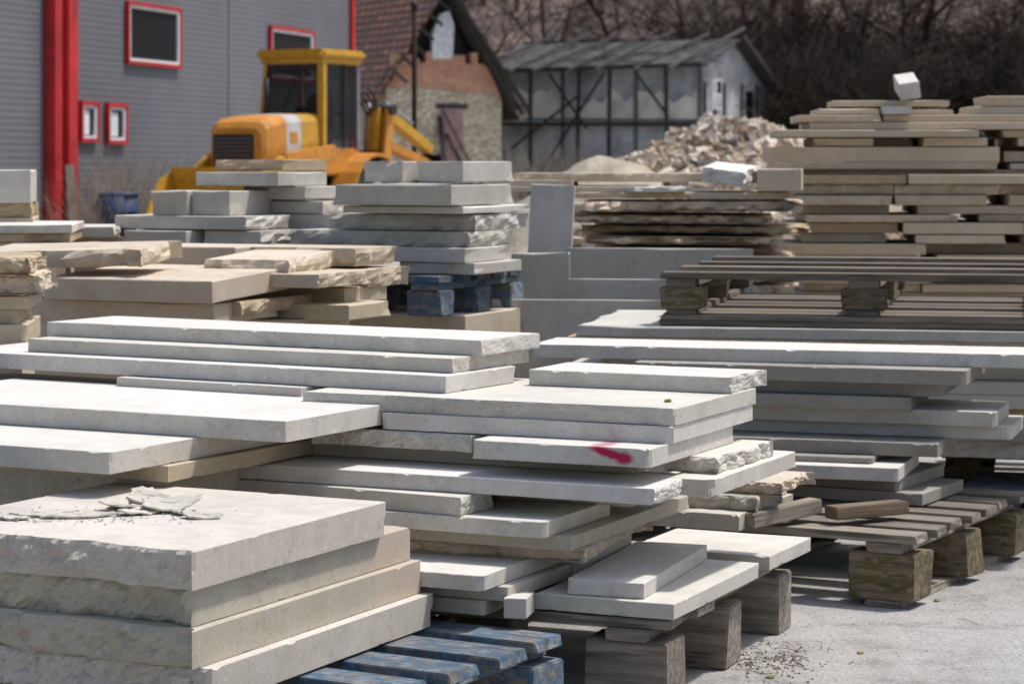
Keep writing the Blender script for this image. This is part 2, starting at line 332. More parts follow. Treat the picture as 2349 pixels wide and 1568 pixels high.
stack([(-.133,8.8,.0,.359,25,.5,.5,'b'),(-.20,8.78,.36,.5,25,.6,.5,'b'),(-.17,8.8,.5,.6395,25,.55,.5,'b'),
(-.133,8.8,.787,.829,25,.32,.4,'m'),(-.168,8.8,.83,.883,25,.5,.38,'m'),(-.150,8.85,.884,.940,25,.77,.36,'mFR',{'amp':.02}),
(-.127,8.9,.943,1.001,25,.63,.46,'mFR',{'amp':.02}),(-.179,8.85,1.007,1.034,25,.50,.6,'w'),(-.221,8.8,1.038,1.114,25,.50,.55,'m'),(-.402,8.95,1.123,1.2,25,.17,.2,'mF'),(-.180,8.9,1.123,1.2,25,.20,.45,'m')])
# upright slabs
e=empty('upright_stone_slabs',(0,0,0))
for i,(x0,x1,y,h,th,rl,z0,tl) in enumerate([(.04,.225,10.2,.80,6,2.5,.30,-4),(.225,.99,9.95,.84,2,.4,0,-3),(.0,.235,9.7,.835,4,-.5,0,-4),(.20,.62,9.5,.737,2,.3,0,-3),(.55,.85,9.55,.72,2,-.4,0,-3),(-.09,.59,9.2,.672,2,.3,0,-4)]):
    slab(e,x1,y,z0,z0+h if z0 else h,th,x1-x0,.04,'m',tilt=tl,roll=rl,name='slab_%d'%(i+1))
slab(e,.3,10.15,.0,.29,4,.5,.3,'m',name='slab_7')
# ---------------------------------------------------------------- rough slab pile
rows=[];z=.2
while z<1.02:
    t=R.uniform(.028,.05)
    xr=1.30+R.uniform(-.10,.08)
    rows.append((xr,11+R.uniform(-.08,.10),z,z+t,6+R.uniform(-2,2),xr-.27+R.uniform(-.08,.10),.8,R.choice('sbobs')+'FRL',{'amp':.05,'roll':R.uniform(-.6,.6)}))
    z+=t+R.uniform(.004,.022)
rows+=[(1.27,11.0,1.03,1.06,6,1.1,.8,'bF'),(.60,11.1,1.06,1.085,6,.9,.7,'b'),(1.12,11.1,1.105,1.145,6,1.12,.6,'bF'),(1.31,10.95,1.065,1.165,8,.20,.5,'b'),(.83,10.98,1.061,1.085,-10,.28,.3,'wFR'),
(1.06,10.95,1.075,1.145,20,.22,.25,'wFR',{'roll':6,'tilt':8,'amp':.03}),(.28,11.15,1.086,1.115,6,.35,.4,'b')]
stack(rows)
# tall right stack
rows=[];z=.15
while z<1.10:
    t=R.uniform(.036,.058)
    x=1.40+R.uniform(-.06,.06);end=3.0
    while x<end:
        w=R.uniform(.40,.85);xr=min(x+w,end+.1)
        g=R.uniform(0,.012) if R.random()<.5 else R.uniform(.05,.15)
        rows.append((xr,12+R.uniform(-.08,.12)-(xr-1.4)*.05,z,z+t*R.uniform(.90,1),3+R.uniform(-1.5,1.5),xr-x,.8,R.choice('sbsmo' if R.random()<.4 else 'ssbb')+('F' if R.random()<.4 else '')))
        x=xr+g
    z+=t+.001
rows+=[(3.1,12,1.112,1.158,3,1.75,.8,'oF'),(2.42,12,1.16,1.196,3,1.11,.8,'s'),(3.1,12,1.16,1.19,3,.62,.8,'b'),(2.42,12,1.197,1.272,3,1.13,.8,'s'),(3.1,12.05,1.197,1.25,3,.64,.8,'b'),
(1.80,12.05,1.276,1.315,3,.30,.7,'b'),(2.02,12.2,1.276,1.31,3,.20,.5,'s'),(2.36,12,1.276,1.318,3,.32,.8,'s'),(3.1,12,1.276,1.318,3,.58,.8,'b'),
(2.31,11.95,1.32,1.356,3,.99,.8,'b'),(3.1,12,1.32,1.355,3,.66,.8,'b'),(3.1,11.95,1.358,1.394,3,1.62,.8,'s'),(1.84,12,1.396,1.43,3,.42,.7,'b'),(2.6,12,1.396,1.432,3,.75,.7,'s'),(3.1,12.0,1.396,1.432,3,.48,.7,'b'),
(1.83,12.05,1.434,1.462,3,.30,.6,'b'),(1.98,11.97,1.434,1.472,3,.14,.4,'w'),(2.20,12.05,1.434,1.458,3,.21,.6,'b'),(2.19,12.1,1.474,1.505,3,.58,.4,'b'),(3.0,12.0,1.475,1.525,3,.64,.5,'s'),(3.1,12.0,1.434,1.473,3,.82,.5,'b'),
(2.03,12.0,1.515,1.60,3,.10,.22,'w',{'roll':-8,'tilt':14})]
stack(rows)
pallet(3.1,11.9,0,3,1.7,1.0,.149)
pallet(1.3,10.9,0,6,1.1,1.0,.199)
# ---------------------------------------------------------------- stone flakes on near stack
e=empty('stone_flakes',(0,0,0))
def flake(i,x,y,z,L1,W1,th,tx,ty,curl):
    k=26;rr=[1+.35*noise.noise(Vector((math.cos(a*6.283/k)*1.6,math.sin(a*6.283/k)*1.6,i*5.1)))+R.uniform(-.10,.10) for a in range(k)]
    v=[];f=[];th_=.0045
    def P(fr,a,up,rg=0):
        px=L1*.5*fr*rr[a]*math.cos(a*6.283/k);py=W1*.5*fr*rr[a]*math.sin(a*6.283/k)
        return (px,py,up+curl*((px/L1)**2)*L1+.004*noise.noise(Vector((px*45,py*45,i)))+rg*R.uniform(-1,1)*.0008)
    for fr,up in((.02,0),(.6,0),(1,.0004),(1.02,th_*.5),(.97,th_),(.75,th_*1.1),(.5,th_*1.25),(.02,th_*1.2)):
        for a in range(k): v.append(P(fr,a,up,1))
    for r in range(7):
        for a in range(k): f.append([r*k+a,r*k+(a+1)%k,(r+1)*k+(a+1)%k,(r+1)*k+a])
    mesh_obj('flake_%d'%i,v,f,M['m' if i%3 else 'd'],e,(x,y,z),(math.radians(tx),math.radians(ty),math.radians(th)))
for i,a in enumerate([(-.775,5.16,.483,.08,.11,35,9,-12,.25),(-.71,5.04,.484,.13,.085,15,9,-3,.35),(-.635,4.94,.474,.09,.05,-10,3,4,.2),(-.80,5.06,.476,.12,.06,-5,-4,3,.2),(-.77,5.0,.475,.10,.06,40,2,2,.15),(-.89,4.95,.4733,.14,.05,15,0,0,.05),(-.68,4.99,.474,.05,.035,60,5,2,.3),(-.97,4.97,.4733,.12,.05,5,0,0,.08),(-1.02,4.92,.4733,.08,.035,-15,0,0,.05),(-.83,5.10,.475,.06,.04,80,4,0,.2)]): flake(i,*a)
vs=[];fs=[]
def tri(vs,fs,c,s,h):
    b=len(vs);a=R.uniform(0,6.3)
    k=R.choice([3,4,5])
    for i in range(k): vs.append((c[0]+s*R.uniform(.5,1)*math.cos(a+i*6.283/k),c[1]+s*R.uniform(.5,1)*math.sin(a+i*6.283/k),c[2]))
    vs.append((c[0],c[1],c[2]+h))
    for i in range(k): fs.append([b+i,b+(i+1)%k,b+k])
for i in range(300):
    x=R.gauss(-.88,.12);y=R.gauss(4.95,.05);tri(vs,fs,(x,y,.4732),R.uniform(.001,.006),R.uniform(.0005,.003))
mesh_obj('stone_grit',vs,fs,M['g'])
# ---------------------------------------------------------------- ground
def ground_mat():
    m,nt,b=newmat('concrete_yard')
    tc=nt.nodes.new('ShaderNodeTexCoord');v=tc.outputs['Object']
    n1=noi(nt,v,.9,5,.6);n2=noi(nt,v,6,6,.7);n3=noi(nt,v,70,4,.75);n4=noi(nt,v,260,2,.6)
    c=mixc(nt,ramp(nt,n1,.35,.65),(.34,.325,.305),(.44,.425,.40))
    c=mixc(nt,ramp(nt,n2,.45,.65,0,.6),c,(.52,.505,.48))
    c=mixc(nt,ramp(nt,n2,.48,.34,0,.7),c,(.24,.225,.205))
    c=mixc(nt,ramp(nt,n3,.50,.66,0,.6),c,(.18,.165,.145))
    c=mixc(nt,ramp(nt,n4,.6,.75,0,.5),c,(.62,.61,.59))
    L_(nt,c,b.inputs['Base Color']);b.inputs['Roughness'].default_value=.9
    bp=N(nt,'ShaderNodeBump',Strength=.9,Distance=.012);L_(nt,n3,bp.inputs['Height']);L_(nt,bp.outputs[0],b.inputs['Normal'])
    return m
mesh_obj('ground',[(-400,-60,0),(400,-60,0),(400,500,0),(-400,500,0)],[[0,1,2,3]],ground_mat())
vs=[];fs=[]
for i in range(1100):
    x=R.uniform(.3,2.2);y=R.uniform(4.9,7.6)
    tri(vs,fs,(x,y,.0005),R.uniform(.001,.0048),R.uniform(.0005,.0035))
mesh_obj('gravel_grit',vs,fs,M['d'])
vs=[];fs=[]
for i in range(200):
    x=R.gauss(.62,.07);y=R.gauss(5.80,.10);tri(vs,fs,(x,y,.0005),R.uniform(.002,.008),R.uniform(.001,.006))
mesh_obj('ground_litter',vs,fs,plain('litter',(.19,.155,.11),.9,sc=90,var=.5))
vs=[];fs=[]
def twig(p,q,r):
    p=Vector(p);q=Vector(q);d=(q-p).normalized();a=d.orthogonal().normalized();bb=d.cross(a);b=len(vs)
    for c,rr in((p,r),(q,r*.6)):
        for k in range(3): vs.append(c+rr*(a*math.cos(k*2.094)+bb*math.sin(k*2.094)))
    for k in range(3): fs.append([b+k,b+(k+1)%3,b+3+(k+1)%3,b+3+k])
for i in range(52):
    x,y=(R.gauss(.62,.08),R.gauss(5.82,.12)) if i<38 else (R.uniform(.7,2.1),R.uniform(5.6,7.4))
    a=R.uniform(0,6.3);l=R.uniform(.02,.06);p=(x,y,.003);q=(x+l*math.cos(a),y+l*math.sin(a),R.uniform(.003,.012));twig(p,q,.0012)
    twig(q,(q[0]+l*.6*math.cos(a+.6),q[1]+l*.6*math.sin(a+.6),q[2]),.0009)
mesh_obj('twigs',vs,fs,plain('dry_twig',(.19,.145,.10),.9))
moss=plain('moss',(.24,.22,.05),.95,sc=40,var=.5)
for (x,y,z) in [(.60,5.62,0),(1.16,6.6,0),(.85,5.9,0),(.362,5.60,.6436)]:
    bm=bmesh.new();bmesh.ops.create_icosphere(bm,subdivisions=2,radius=.009)
    for v in bm.verts: v.co*=R.uniform(.7,1.25);v.co.z=max(0,v.co.z*.5+.002)
    me=bpy.data.meshes.new('moss_clump');bm.to_mesh(me);bm.free();me.materials.append(moss);o=bpy.data.objects.new('moss_clump',me);o.location=(x,y,z);link(o)
# ---------------------------------------------------------------- grey building
def corr():
    m,nt,b=newmat('grey_sheet_cladding');tc=nt.nodes.new('ShaderNodeTexCoord')
    w=nt.nodes.new('ShaderNodeTexWave');w.wave_type='BANDS';w.bands_direction='Z';w.inputs['Scale'].default_value=3.6;w.inputs['Distortion'].default_value=0
    L_(nt,tc.outputs['Object'],w.inputs['Vector'])
    n1=noi(nt,tc.outputs['Object'],.4,5,.6);n2=noi(nt,tc.outputs['Object'],5,5,.7)
    c=mixc(nt,ramp(nt,n1,.3,.7),(.11,.114,.126),(.16,.164,.177));c=mixc(nt,ramp(nt,n2,.5,.8,0,.3),c,(.21,.21,.21))
    c=mixc(nt,ramp(nt,w.outputs['Fac'],0,.2,.35,0),c,(.06,.063,.07))
    L_(nt,c,b.inputs['Base Color']);b.inputs['Roughness'].default_value=.6
    bp=N(nt,'ShaderNodeBump',Strength=.3,Distance=.012);L_(nt,w.outputs['Fac'],bp.inputs['Height']);L_(nt,bp.outputs[0],b.inputs['Normal']);return m
GB=corr();RED=plain('red_trim',(.50,.018,.022),.5,var=.4,sc=2);WHT=plain('white_frame',(.78,.79,.80),.5)
def glassm(name,col=(.015,.018,.02),al=None,ro=.08,sp=.5):
    m,nt,b=newmat(name);b.inputs['Base Color'].default_value=(*col,1);b.inputs['Roughness'].default_value=ro;b.inputs['Specular IOR Level'].default_value=sp
    if al is not None: b.inputs['Alpha'].default_value=al
    return m
GL=glassm('dark_window_glass',(.012,.015,.017),None,.15,.12)
bl=empty('grey_warehouse',(-2.96,44.5,0),math.radians(74.4))
box('walls',-22,0,0,12,0,7,GB,bl)
box('roof',-22.2,.2,-.2,12.2,7.01,7.2,plain('roof_sheet',(.12,.12,.13)),bl)
box('corner_trim',-.10,.06,-.06,.10,0,6.99,RED,bl)
box('sheet_joint',-5.93,-5.87,-.012,.01,0,6.98,GB,bl)
def win(x0,x1,z0,z1,fr,nm):
    a=fr
    box(nm+'_trim_t',x0-a,x1+a,-.07,.01,z1,z1+a,RED,bl);box(nm+'_trim_b',x0-a,x1+a,-.07,.01,z0-a,z0,RED,bl)
    box(nm+'_trim_l',x0-a,x0,-.068,.01,z0,z1,RED,bl);box(nm+'_trim_r',x1,x1+a,-.068,.01,z0,z1,RED,bl)
    f=.04
    box(nm+'_frame_t',x0,x1,-.05,.01,z1-f,z1,WHT,bl);box(nm+'_frame_b',x0,x1,-.05,.01,z0,z0+f,WHT,bl)
    box(nm+'_frame_l',x0,x0+f*1.5,-.05,.01,z0+f,z1-f,WHT,bl);box(nm+'_frame_r',x1-f*1.5,x1,-.05,.01,z0+f,z1-f,WHT,bl)
    box(nm+'_glass',x0+f,x1-f,-.012,.012,z0+f,z1-f,GL,bl)
win(-9.8,-7.97,2.66,3.47,.055,'window_1');win(-4.13,-2.13,2.62,3.42,.055,'window_2')
win(-11.33,-10.87,1.52,1.98,.06,'window_3');win(-10.47,-9.92,1.50,1.97,.06,'window_4')
box('blind_3',-11.25,-11.06,-.02,-.013,1.58,1.92,WHT,bl);box('blind_4',-10.34,-10.12,-.02,-.013,1.56,1.90,WHT,bl)
box('downpipe_1',-12.02,-11.68,-.16,0,0,6.98,RED,bl,.03);box('downpipe_2',-12.44,-12.16,-.16,0,0,6.98,RED,bl,.03)
box('wall_recess_strip',-12.16,-12.02,-.02,0.01,0,6.98,plain('dark_red',(.14,.03,.03)),bl)
bb=empty('blue_barrel',(-5.38,33,0));BLU=plain('blue_plastic',(.02,.05,.15),.6,var=.4)
cyl('drum',(0,0,0),(0,0,.78),.27,BLU,bb,28,.02)
for z in(.25,.52,.75): cyl('hoop_%d'%int(z*100),(0,0,z-.015),(0,0,z+.015),.285,BLU,bb,28)
def weed(name,loc,h,n,sp,col):
    vs2=[];fs2=[]
    for i in range(n):
        p=Vector((R.gauss(0,sp*.3),R.gauss(0,sp*.3),0));d=Vector((R.gauss(0,.28),R.gauss(0,.28),1)).normalized();r=.006
        for s in range(6):
            q=p+d*h/6*R.uniform(.6,1.2);a=d.orthogonal().normalized();b_=d.cross(a);k0=len(vs2)
            for c,rr in((p,r),(q,r*.8)):
                for k in range(3): vs2.append(c+rr*(a*math.cos(k*2.094)+b_*math.sin(k*2.094)))
            for k in range(3): fs2.append([k0+k,k0+(k+1)%3,k0+3+(k+1)%3,k0+3+k])
            p=q;r*=.8;d=(d+Vector((R.gauss(0,.22),R.gauss(0,.22),R.gauss(0,.1)))).normalized()
    mesh_obj(name,vs2,fs2,col,None,loc)
DRY=flat('dry_stalks',(.33,.28,.21))
for (x,y,h,n) in [(-5.75,33.6,1.7,70),(-5.2,33.4,1.5,90),(-4.9,33.6,1.6,70),(-4.9,33.2,1.0,30),(-6.1,32.2,1.1,30),(-5.5,32.6,1.4,50),(.1,60,1.8,70),(1.0,60,1.9,80),(2.3,62,1.8,60),(-.8,60,1.6,50),(1.7,61,1.8,60)]:
    weed('dry_weeds',(x,y,0),h,n,.6,DRY)
e=empty('leaning_planks',(-5.9,32.6,0));beam('plank_1',(0,0,0),(-.12,.3,1.15),.12,.04,WG,e);beam('plank_2',(.3,0,0),(.25,.35,1.0),.1,.04,WG,e)
# ---------------------------------------------------------------- backhoe loader
YL=dirty('yellow_paint',(.66,.36,.025),(.22,.13,.05),.5);OR=dirty('orange_paint',(.68,.28,.03),(.24,.12,.05),.55);BK=plain('black_rubber_and_grille',(.02,.02,.02),.7,var=.4)
GRY=plain('grey_metal',(.25,.26,.28),.5);CW=dirty('chalky_white_panel',(.60,.58,.54),(.40,.28,.16),.6);RIM=plain('pale_rim',(.5,.48,.42),.5);SEAT=plain('brown_seat',(.09,.035,.025),.8)
CG=glassm('cab_glass',(.03,.035,.04),.5,.08,.3)
bh=empty('backhoe_loader',(-2.89,34.05,0),math.radians(-118))
box('chassis',-1.6,1.5,-.33,.33,.55,1.04,BK,bh,.03)
def hoodpart(nm,xa,xb,za,zb,mat,hw=.46,zlo=1.05,hwb=None):
    c=.10;hwb=hwb or hw
    prof=lambda x,zt,h:[(x,-h,zlo),(x,-h-.01,(zlo+zt)/2),(x,-h,zt-c),(x,-h+c*.4,zt-c*.3),(x,-h+c,zt),(x,0,zt+.012),(x,h-c,zt),(x,h-c*.4,zt-c*.3),(x,h,zt-c),(x,h+.01,(zlo+zt)/2),(x,h,zlo)]
    v=prof(xa,za,hw)+prof(xb,zb,hwb);n=11
    f=[[i,(i+1)%n,n+(i+1)%n,n+i] for i in range(n)]+[list(range(n)),list(range(n,2*n))]
    mesh_obj(nm,v,f,mat,bh)
hoodpart('hood_rear',.36,.85,1.86,1.84,YL);hoodpart('hood_side_panel',.855,1.22,1.84,1.82,CW,.458);hoodpart('hood_nose',1.225,1.58,1.82,1.77,OR);hoodpart('hood_nose_curve',1.581,1.68,1.768,1.72,OR,.458,hwb=.44);hoodpart('hood_nose_front',1.681,1.74,1.718,1.64,OR,.439,hwb=.40)
box('grille',1.735,1.76,-.38,.28,1.14,1.56,BK,bh,.01)
for i in range(7): box('grille_slat_%d'%i,1.76,1.775,-.36,.26,1.17+i*.055,1.180+i*.055,GRY,bh)
box('side_mark',.95,1.13,.466,.474,1.45,1.60,OR,bh,.0)
cyl('exhaust',(.72,-.2,1.84),(.72,-.2,2.35),.035,BK,bh)
box('cab_base',-.62,.35,-.5,.5,1.0,1.38,OR,bh,.03)
box('cab_roof',-.70,.46,-.57,.57,2.63,2.76,YL,bh,.045)
box('cab_roof_rim',-.64,.40,-.51,.51,2.56,2.629,YL,bh,.01)
for nm,x,y,mt,w in(('pillar_fr',.34,.47,YL,.10),('pillar_rl',-.58,-.47,YL,.06),('pillar_rr',-.58,.47,GRY,.06),('pillar_mr',-.2,.49,BK,.03)):
    box(nm,x-w/2,x+w/2,y-w/2,y+w/2,1.38,2.60,mt,bh,.008)
beam('pillar_fl',(.42,-.52,1.38),(.34,-.45,2.60),.055,.055,YL,bh,.008);beam('pillar_fl_seal',(.425,-.475,1.38),(.35,-.41,2.58),.03,.03,BK,bh)
box('windscreen',.325,.335,-.44,.43,1.39,2.55,CG,bh);box('side_glass_right',-.55,.30,.455,.463,1.39,2.55,CG,bh);box('side_glass_left',-.55,.30,-.463,-.455,1.39,2.55,CG,bh);box('rear_glass',-.57,-.56,-.43,.43,1.5,2.55,CG,bh)
box('windscreen_bar',.34,.36,-.44,.43,2.48,2.53,BK,bh);box('rear_frame_bar',-.58,-.55,-.43,.43,1.85,1.90,BK,bh);beam('wiper',(.36,.1,2.48),(.36,-.15,1.95),.015,.015,BK,bh)
box('seat_base',-.35,.0,-.22,.22,1.38,1.6,SEAT,bh,.05);box('seat_back',-.42,-.28,-.22,.22,1.6,2.15,SEAT,bh,.05)
box('dashboard',.12,.30,-.30,.30,1.38,1.72,BK,bh,.03)
cyl('steering_column',(.12,0,1.65),(.0,0,1.85),.02,BK,bh)
cyl('steering_wheel',(.02,0,1.84),(.0,0,1.87),.17,BK,bh,24)
def wheel(nm,x,y,r,w):
    cyl(nm+'_tyre',(x,y-w/2,r),(x,y+w/2,r),r,BK,bh,36,.05)
    cyl(nm+'_rim',(x,y-w/2-.01,r),(x,y+w/2+.01,r),r*.52,RIM,bh,28,.01);cyl(nm+'_hub',(x,y-w/2-.05,r),(x,y+w/2+.05,r),r*.18,OR,bh,16)
    for k in range(22):
        a=k*6.283/22;box(nm+'_lug_%d'%k,x+r*math.cos(a)-.03,x+r*math.cos(a)+.03,y-w/2+.02,y+w/2-.02,r+r*math.sin(a)-.03,r+r*math.sin(a)+.03,BK,bh,rot=(0,-a,0.12))
for s in(-1,1):
    wheel('rear_wheel_%d'%(s+1),-.62,s*.62,.60,.34);wheel('front_wheel_%d'%(s+1),1.18,s*.62,.42,.26)
    v=[];f=[];n=10
    for i in range(n+1):
        a=math.pi*(.02+.96*i/n)
        for rr in(.66,.70):
            for yy in(s*.62-.2,s*.62+.2): v.append((-.62+rr*math.cos(a),yy,.62+rr*math.sin(a)))
    for i in range(n):
        b=i*4;f+=[[b,b+1,b+5,b+4],[b+2,b+3,b+7,b+6],[b,b+2,b+6,b+4],[b+1,b+3,b+7,b+5]]
    mesh_obj('rear_fender_%d'%(s+1),v,f,OR,bh)
    beam('loader_arm_%d'%(s+1),(.25,s*.60,1.32),(1.5,s*.60,1.20),.10,.22,OR,bh,.01);beam('loader_arm_tip_%d'%(s+1),(1.5,s*.60,1.2),(2.15,s*.60,.85),.10,.18,YL,bh,.01)
    cyl('loader_ram_%d'%(s+1),(.7,s*.60,1.0),(1.7,s*.60,1.0),.035,GRY,bh)
pr=[(2.05,.55),(2.0,.85),(2.12,1.10),(2.22,1.12),(2.12,.86),(2.16,.62),(2.75,.50),(2.75,.46)]
v=[(x,-.74,z) for x,z in pr]+[(x,.74,z) for x,z in pr];n=8
mesh_obj('loader_bucket',v,[[i,(i+1)%n,n+(i+1)%n,n+i] for i in range(n)]+[list(range(n)),list(range(n,2*n))],YL,bh)
for s in(-1,1): mesh_obj('bucket_side_%d'%(s+1),[(2.1,s*.75,.55),(2.05,s*.75,1.1),(2.45,s*.75,.95),(2.72,s*.75,.5),(2.1,s*.77,.55),(2.05,s*.77,1.1),(2.45,s*.77,.95),(2.72,s*.77,.5)],[[0,1,2,3],[4,5,6,7],[0,1,5,4],[1,2,6,5],[2,3,7,6],[3,0,4,7]],YL,bh)
box('kingpost',-1.55,-1.25,.05,.45,.6,1.35,BK,bh,.03)
beam('boom',(-1.42,.27,1.0),(-1.50,.29,1.98),.20,.30,YL,bh,.02)
beam('boom_plate',(-1.40,.46,1.25),(-1.5,.46,1.95),.06,.2,OR,bh,.01)
beam('dipper',(-1.48,.34,1.93),(-2.6,.50,1.36),.16,.17,YL,bh,.02)
beam('dipper_link',(-1.55,.40,1.42),(-2.6,.52,1.12),.14,.15,OR,bh,.02)
cyl('boom_ram',(-1.35,.15,1.2),(-1.42,.15,2.05),.05,GRY,bh);cyl('dipper_ram',(-1.6,.3,2.05),(-2.2,.42,1.75),.04,GRY,bh)
cyl('pivot_pin',(-1.49,.1,1.95),(-1.49,.55,1.95),.08,BK,bh)
mesh_obj('digger_bucket',[(-2.5,.3,1.3),(-2.5,.75,1.3),(-2.95,.3,1.1),(-2.95,.75,1.1),(-2.9,.3,.7),(-2.9,.75,.7),(-2.5,.3,.6),(-2.5,.75,.6)],[[0,1,3,2],[2,3,5,4],[4,5,7,6],[0,2,4,6],[1,3,5,7]],BK,bh)
for k in range(4):
    cu=bpy.data.curves.new('hose','CURVE');cu.dimensions='3D';cu.bevel_depth=.018;sp=cu.splines.new('BEZIER');sp.bezier_points.add(2)
    for i,p in enumerate([(-.7,.1+k*.07,1.7),(-1.1,.1+k*.07,2.1+.05*k),(-1.45,.2+k*.05,1.75)]):
        bp=sp.bezier_points[i];bp.co=p;bp.handle_left_type=bp.handle_right_type='AUTO'
    cu.materials.append(BK);o=bpy.data.objects.new('hose_%d'%k,cu);link(o,bh)
# ---------------------------------------------------------------- old brick house
def brickm(name,c1,c2,mort,sc,stn=False):
    m,nt,b=newmat(name);tc=nt.nodes.new('ShaderNodeTexCoord');sp=nt.nodes.new('ShaderNodeSeparateXYZ');cb=nt.nodes.new('ShaderNodeCombineXYZ')
    n1=noi(nt,tc.outputs['Object'],1.3,6,.7)
    if stn:
        vo=N(nt,'ShaderNodeTexVoronoi',Scale=6.5);mp=nt.nodes.new('ShaderNodeMapping');mp.inputs['Scale'].default_value=(1,1,1.7);L_(nt,tc.outputs['Object'],mp.inputs['Vector']);L_(nt,mp.outputs[0],vo.inputs['Vector'])
        s3=nt.nodes.new('ShaderNodeSeparateColor');L_(nt,vo.outputs['Color'],s3.inputs[0])
        c=mixc(nt,s3.outputs[0],c1,c2);c=mixc(nt,ramp(nt,vo.outputs['Distance'],.42,.62,0,.75),c,mort)
        c=mixc(nt,ramp(nt,n1,.40,.65,0,.5),c,tuple(x*.7 for x in c1))
    else:
        L_(nt,tc.outputs['Object'],sp.inputs[0]);L_(nt,sp.outputs['X'],cb.inputs[0]);L_(nt,sp.outputs['Z'],cb.inputs[1])
        br=nt.nodes.new('ShaderNodeTexBrick');L_(nt,cb.outputs[0],br.inputs['Vector']);br.inputs['Scale'].default_value=sc
        br.inputs['Color1'].default_value=(*c1,1);br.inputs['Color2'].default_value=(*c2,1);br.inputs['Mortar'].default_value=(*mort,1);br.inputs['Mortar Size'].default_value=.022
        br.inputs['Brick Width'].default_value=.5;br.inputs['Row Height'].default_value=.2
        c=mixc(nt,ramp(nt,n1,.40,.65,0,.6),br.outputs['Color'],tuple(x*.6 for x in c1))
    L_(nt,c,b.inputs['Base Color']);b.inputs['Roughness'].default_value=.9;return m
BR=brickm('old_red_brick',(.48,.19,.10),(.62,.31,.18),(.44,.36,.28),2.0);SN=brickm('rubble_stone_wall',(.50,.41,.28),(.76,.66,.50),(.30,.24,.17),2.0,True)
def tile():
    m,nt,b=newmat('clay_roof_tiles');v,_=coords(nt,rand=False)
    br=nt.nodes.new('ShaderNodeTexBrick');sp=nt.nodes.new('ShaderNodeSeparateXYZ');cb=nt.nodes.new('ShaderNodeCombineXYZ')
    L_(nt,v,sp.inputs[0]);L_(nt,sp.outputs['Y'],cb.inputs[0]);L_(nt,sp.outputs['Z'],cb.inputs[1]);L_(nt,cb.outputs[0],br.inputs['Vector'])
    br.inputs['Scale'].default_value=1.15;br.inputs['Brick Width'].default_value=.55;br.inputs['Row Height'].default_value=.26;br.inputs['Mortar Size'].default_value=.05
    br.inputs['Color1'].default_value=(.25,.10,.06,1);br.inputs['Color2'].default_value=(.36,.17,.105,1);br.inputs['Mortar'].default_value=(.03,.02,.017,1)
    n1=noi(nt,v,.9,6,.7);c=mixc(nt,ramp(nt,n1,.45,.6,0,.75),br.outputs['Color'],(.095,.062,.05))
    L_(nt,c,b.inputs['Base Color']);b.inputs['Roughness'].default_value=.85
    bp=N(nt,'ShaderNodeBump',Strength=.8,Distance=.06);L_(nt,br.outputs['Fac'],bp.inputs['Height']);bp.invert=True;L_(nt,bp.outputs[0],b.inputs['Normal']);return m
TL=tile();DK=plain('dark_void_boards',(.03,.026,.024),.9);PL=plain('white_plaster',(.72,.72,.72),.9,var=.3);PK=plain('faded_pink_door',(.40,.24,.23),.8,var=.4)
W=3.75;oh=empty('old_brick_house',(-3.65,70,0),math.radians(27))
def prism(nm,poly,y0,y1,mat):
    n=len(poly);v=[(x,y0,z) for x,z in poly]+[(x,y1,z) for x,z in poly]
    return mesh_obj(nm,v,[[i,(i+1)%n,n+(i+1)%n,n+i] for i in range(n)]+[list(range(n)),list(range(n,2*n))],mat,oh)
prism('stone_gable_wall',[(0,0),(W,0),(W,3.0),(3.3,3.2),(2.6,3.22),(1.5,3.3),(.8,3.38),(0,3.3)],0,.3,SN)
top=[(.0,3.32),(.25,3.6)]
xx=.25
while xx<3.1:
    h_=4.25+R.choice([-.18,-.06,.06,.15]);top+=[(xx,h_),(xx+.20,h_)];xx+=.21
top+=[(3.3,3.95),(W-.15,3.4),(W,3.02),(3.3,3.21),(2.6,3.23),(1.5,3.31),(.8,3.39)]
prism('brick_gable_wall',top,.012,.28,BR)
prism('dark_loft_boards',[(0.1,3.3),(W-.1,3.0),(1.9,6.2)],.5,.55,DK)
prism('plaster_patch',[(1.5,4.1),(2.15,4.05),(2.2,5.2),(2.05,5.6),(1.75,5.5),(1.5,4.9)],.02,.2,PL)
box('side_wall',-.0,.28,.302,9,0,3.25,SN,oh);box('back_side_wall',W-.28,W,.302,9,0,2.9,SN,oh)
mesh_obj('tiled_roof_slope',[(-.45,-.25,2.95),(-.45,9.3,2.95),(1.9,9.3,6.45),(1.9,-.25,6.45),(-.45,-.25,2.83),(-.45,9.3,2.83),(1.9,9.3,6.33),(1.9,-.25,6.33)],[[0,1,2,3],[4,5,6,7],[0,3,7,4],[0,1,5,4],[1,2,6,5]],TL,oh)
mesh_obj('far_roof_slope',[(4.45,.2,2.5),(4.45,9.3,2.5),(1.91,9.3,6.44),(1.91,.2,6.44),(4.45,.2,2.42),(4.45,9.3,2.42),(1.91,9.3,6.36),(1.91,.2,6.36)],[[0,1,2,3],[4,5,6,7],[0,3,7,4],[0,1,5,4],[1,2,6,5]],WD,oh)
for i in range(7): beam('rafter_%d'%i,(1.95+R.uniform(-.05,.05),-.25-.0+i*.12,6.35-R.uniform(0,.1)),(4.2+R.uniform(-.35,.35),-.3+i*.12,2.55+R.uniform(0,.5)),.1,.12,WD,oh)
for i in range(9):
    t=i/9+.05;x=1.9+2.4*t;z=6.4-3.8*t;beam('broken_batten_%d'%i,(x+R.uniform(-.2,.2),-.35-R.uniform(0,.5),z+R.uniform(-.2,.2)),(x+.1,1.0,z+.02),.06,.05,WD,oh)
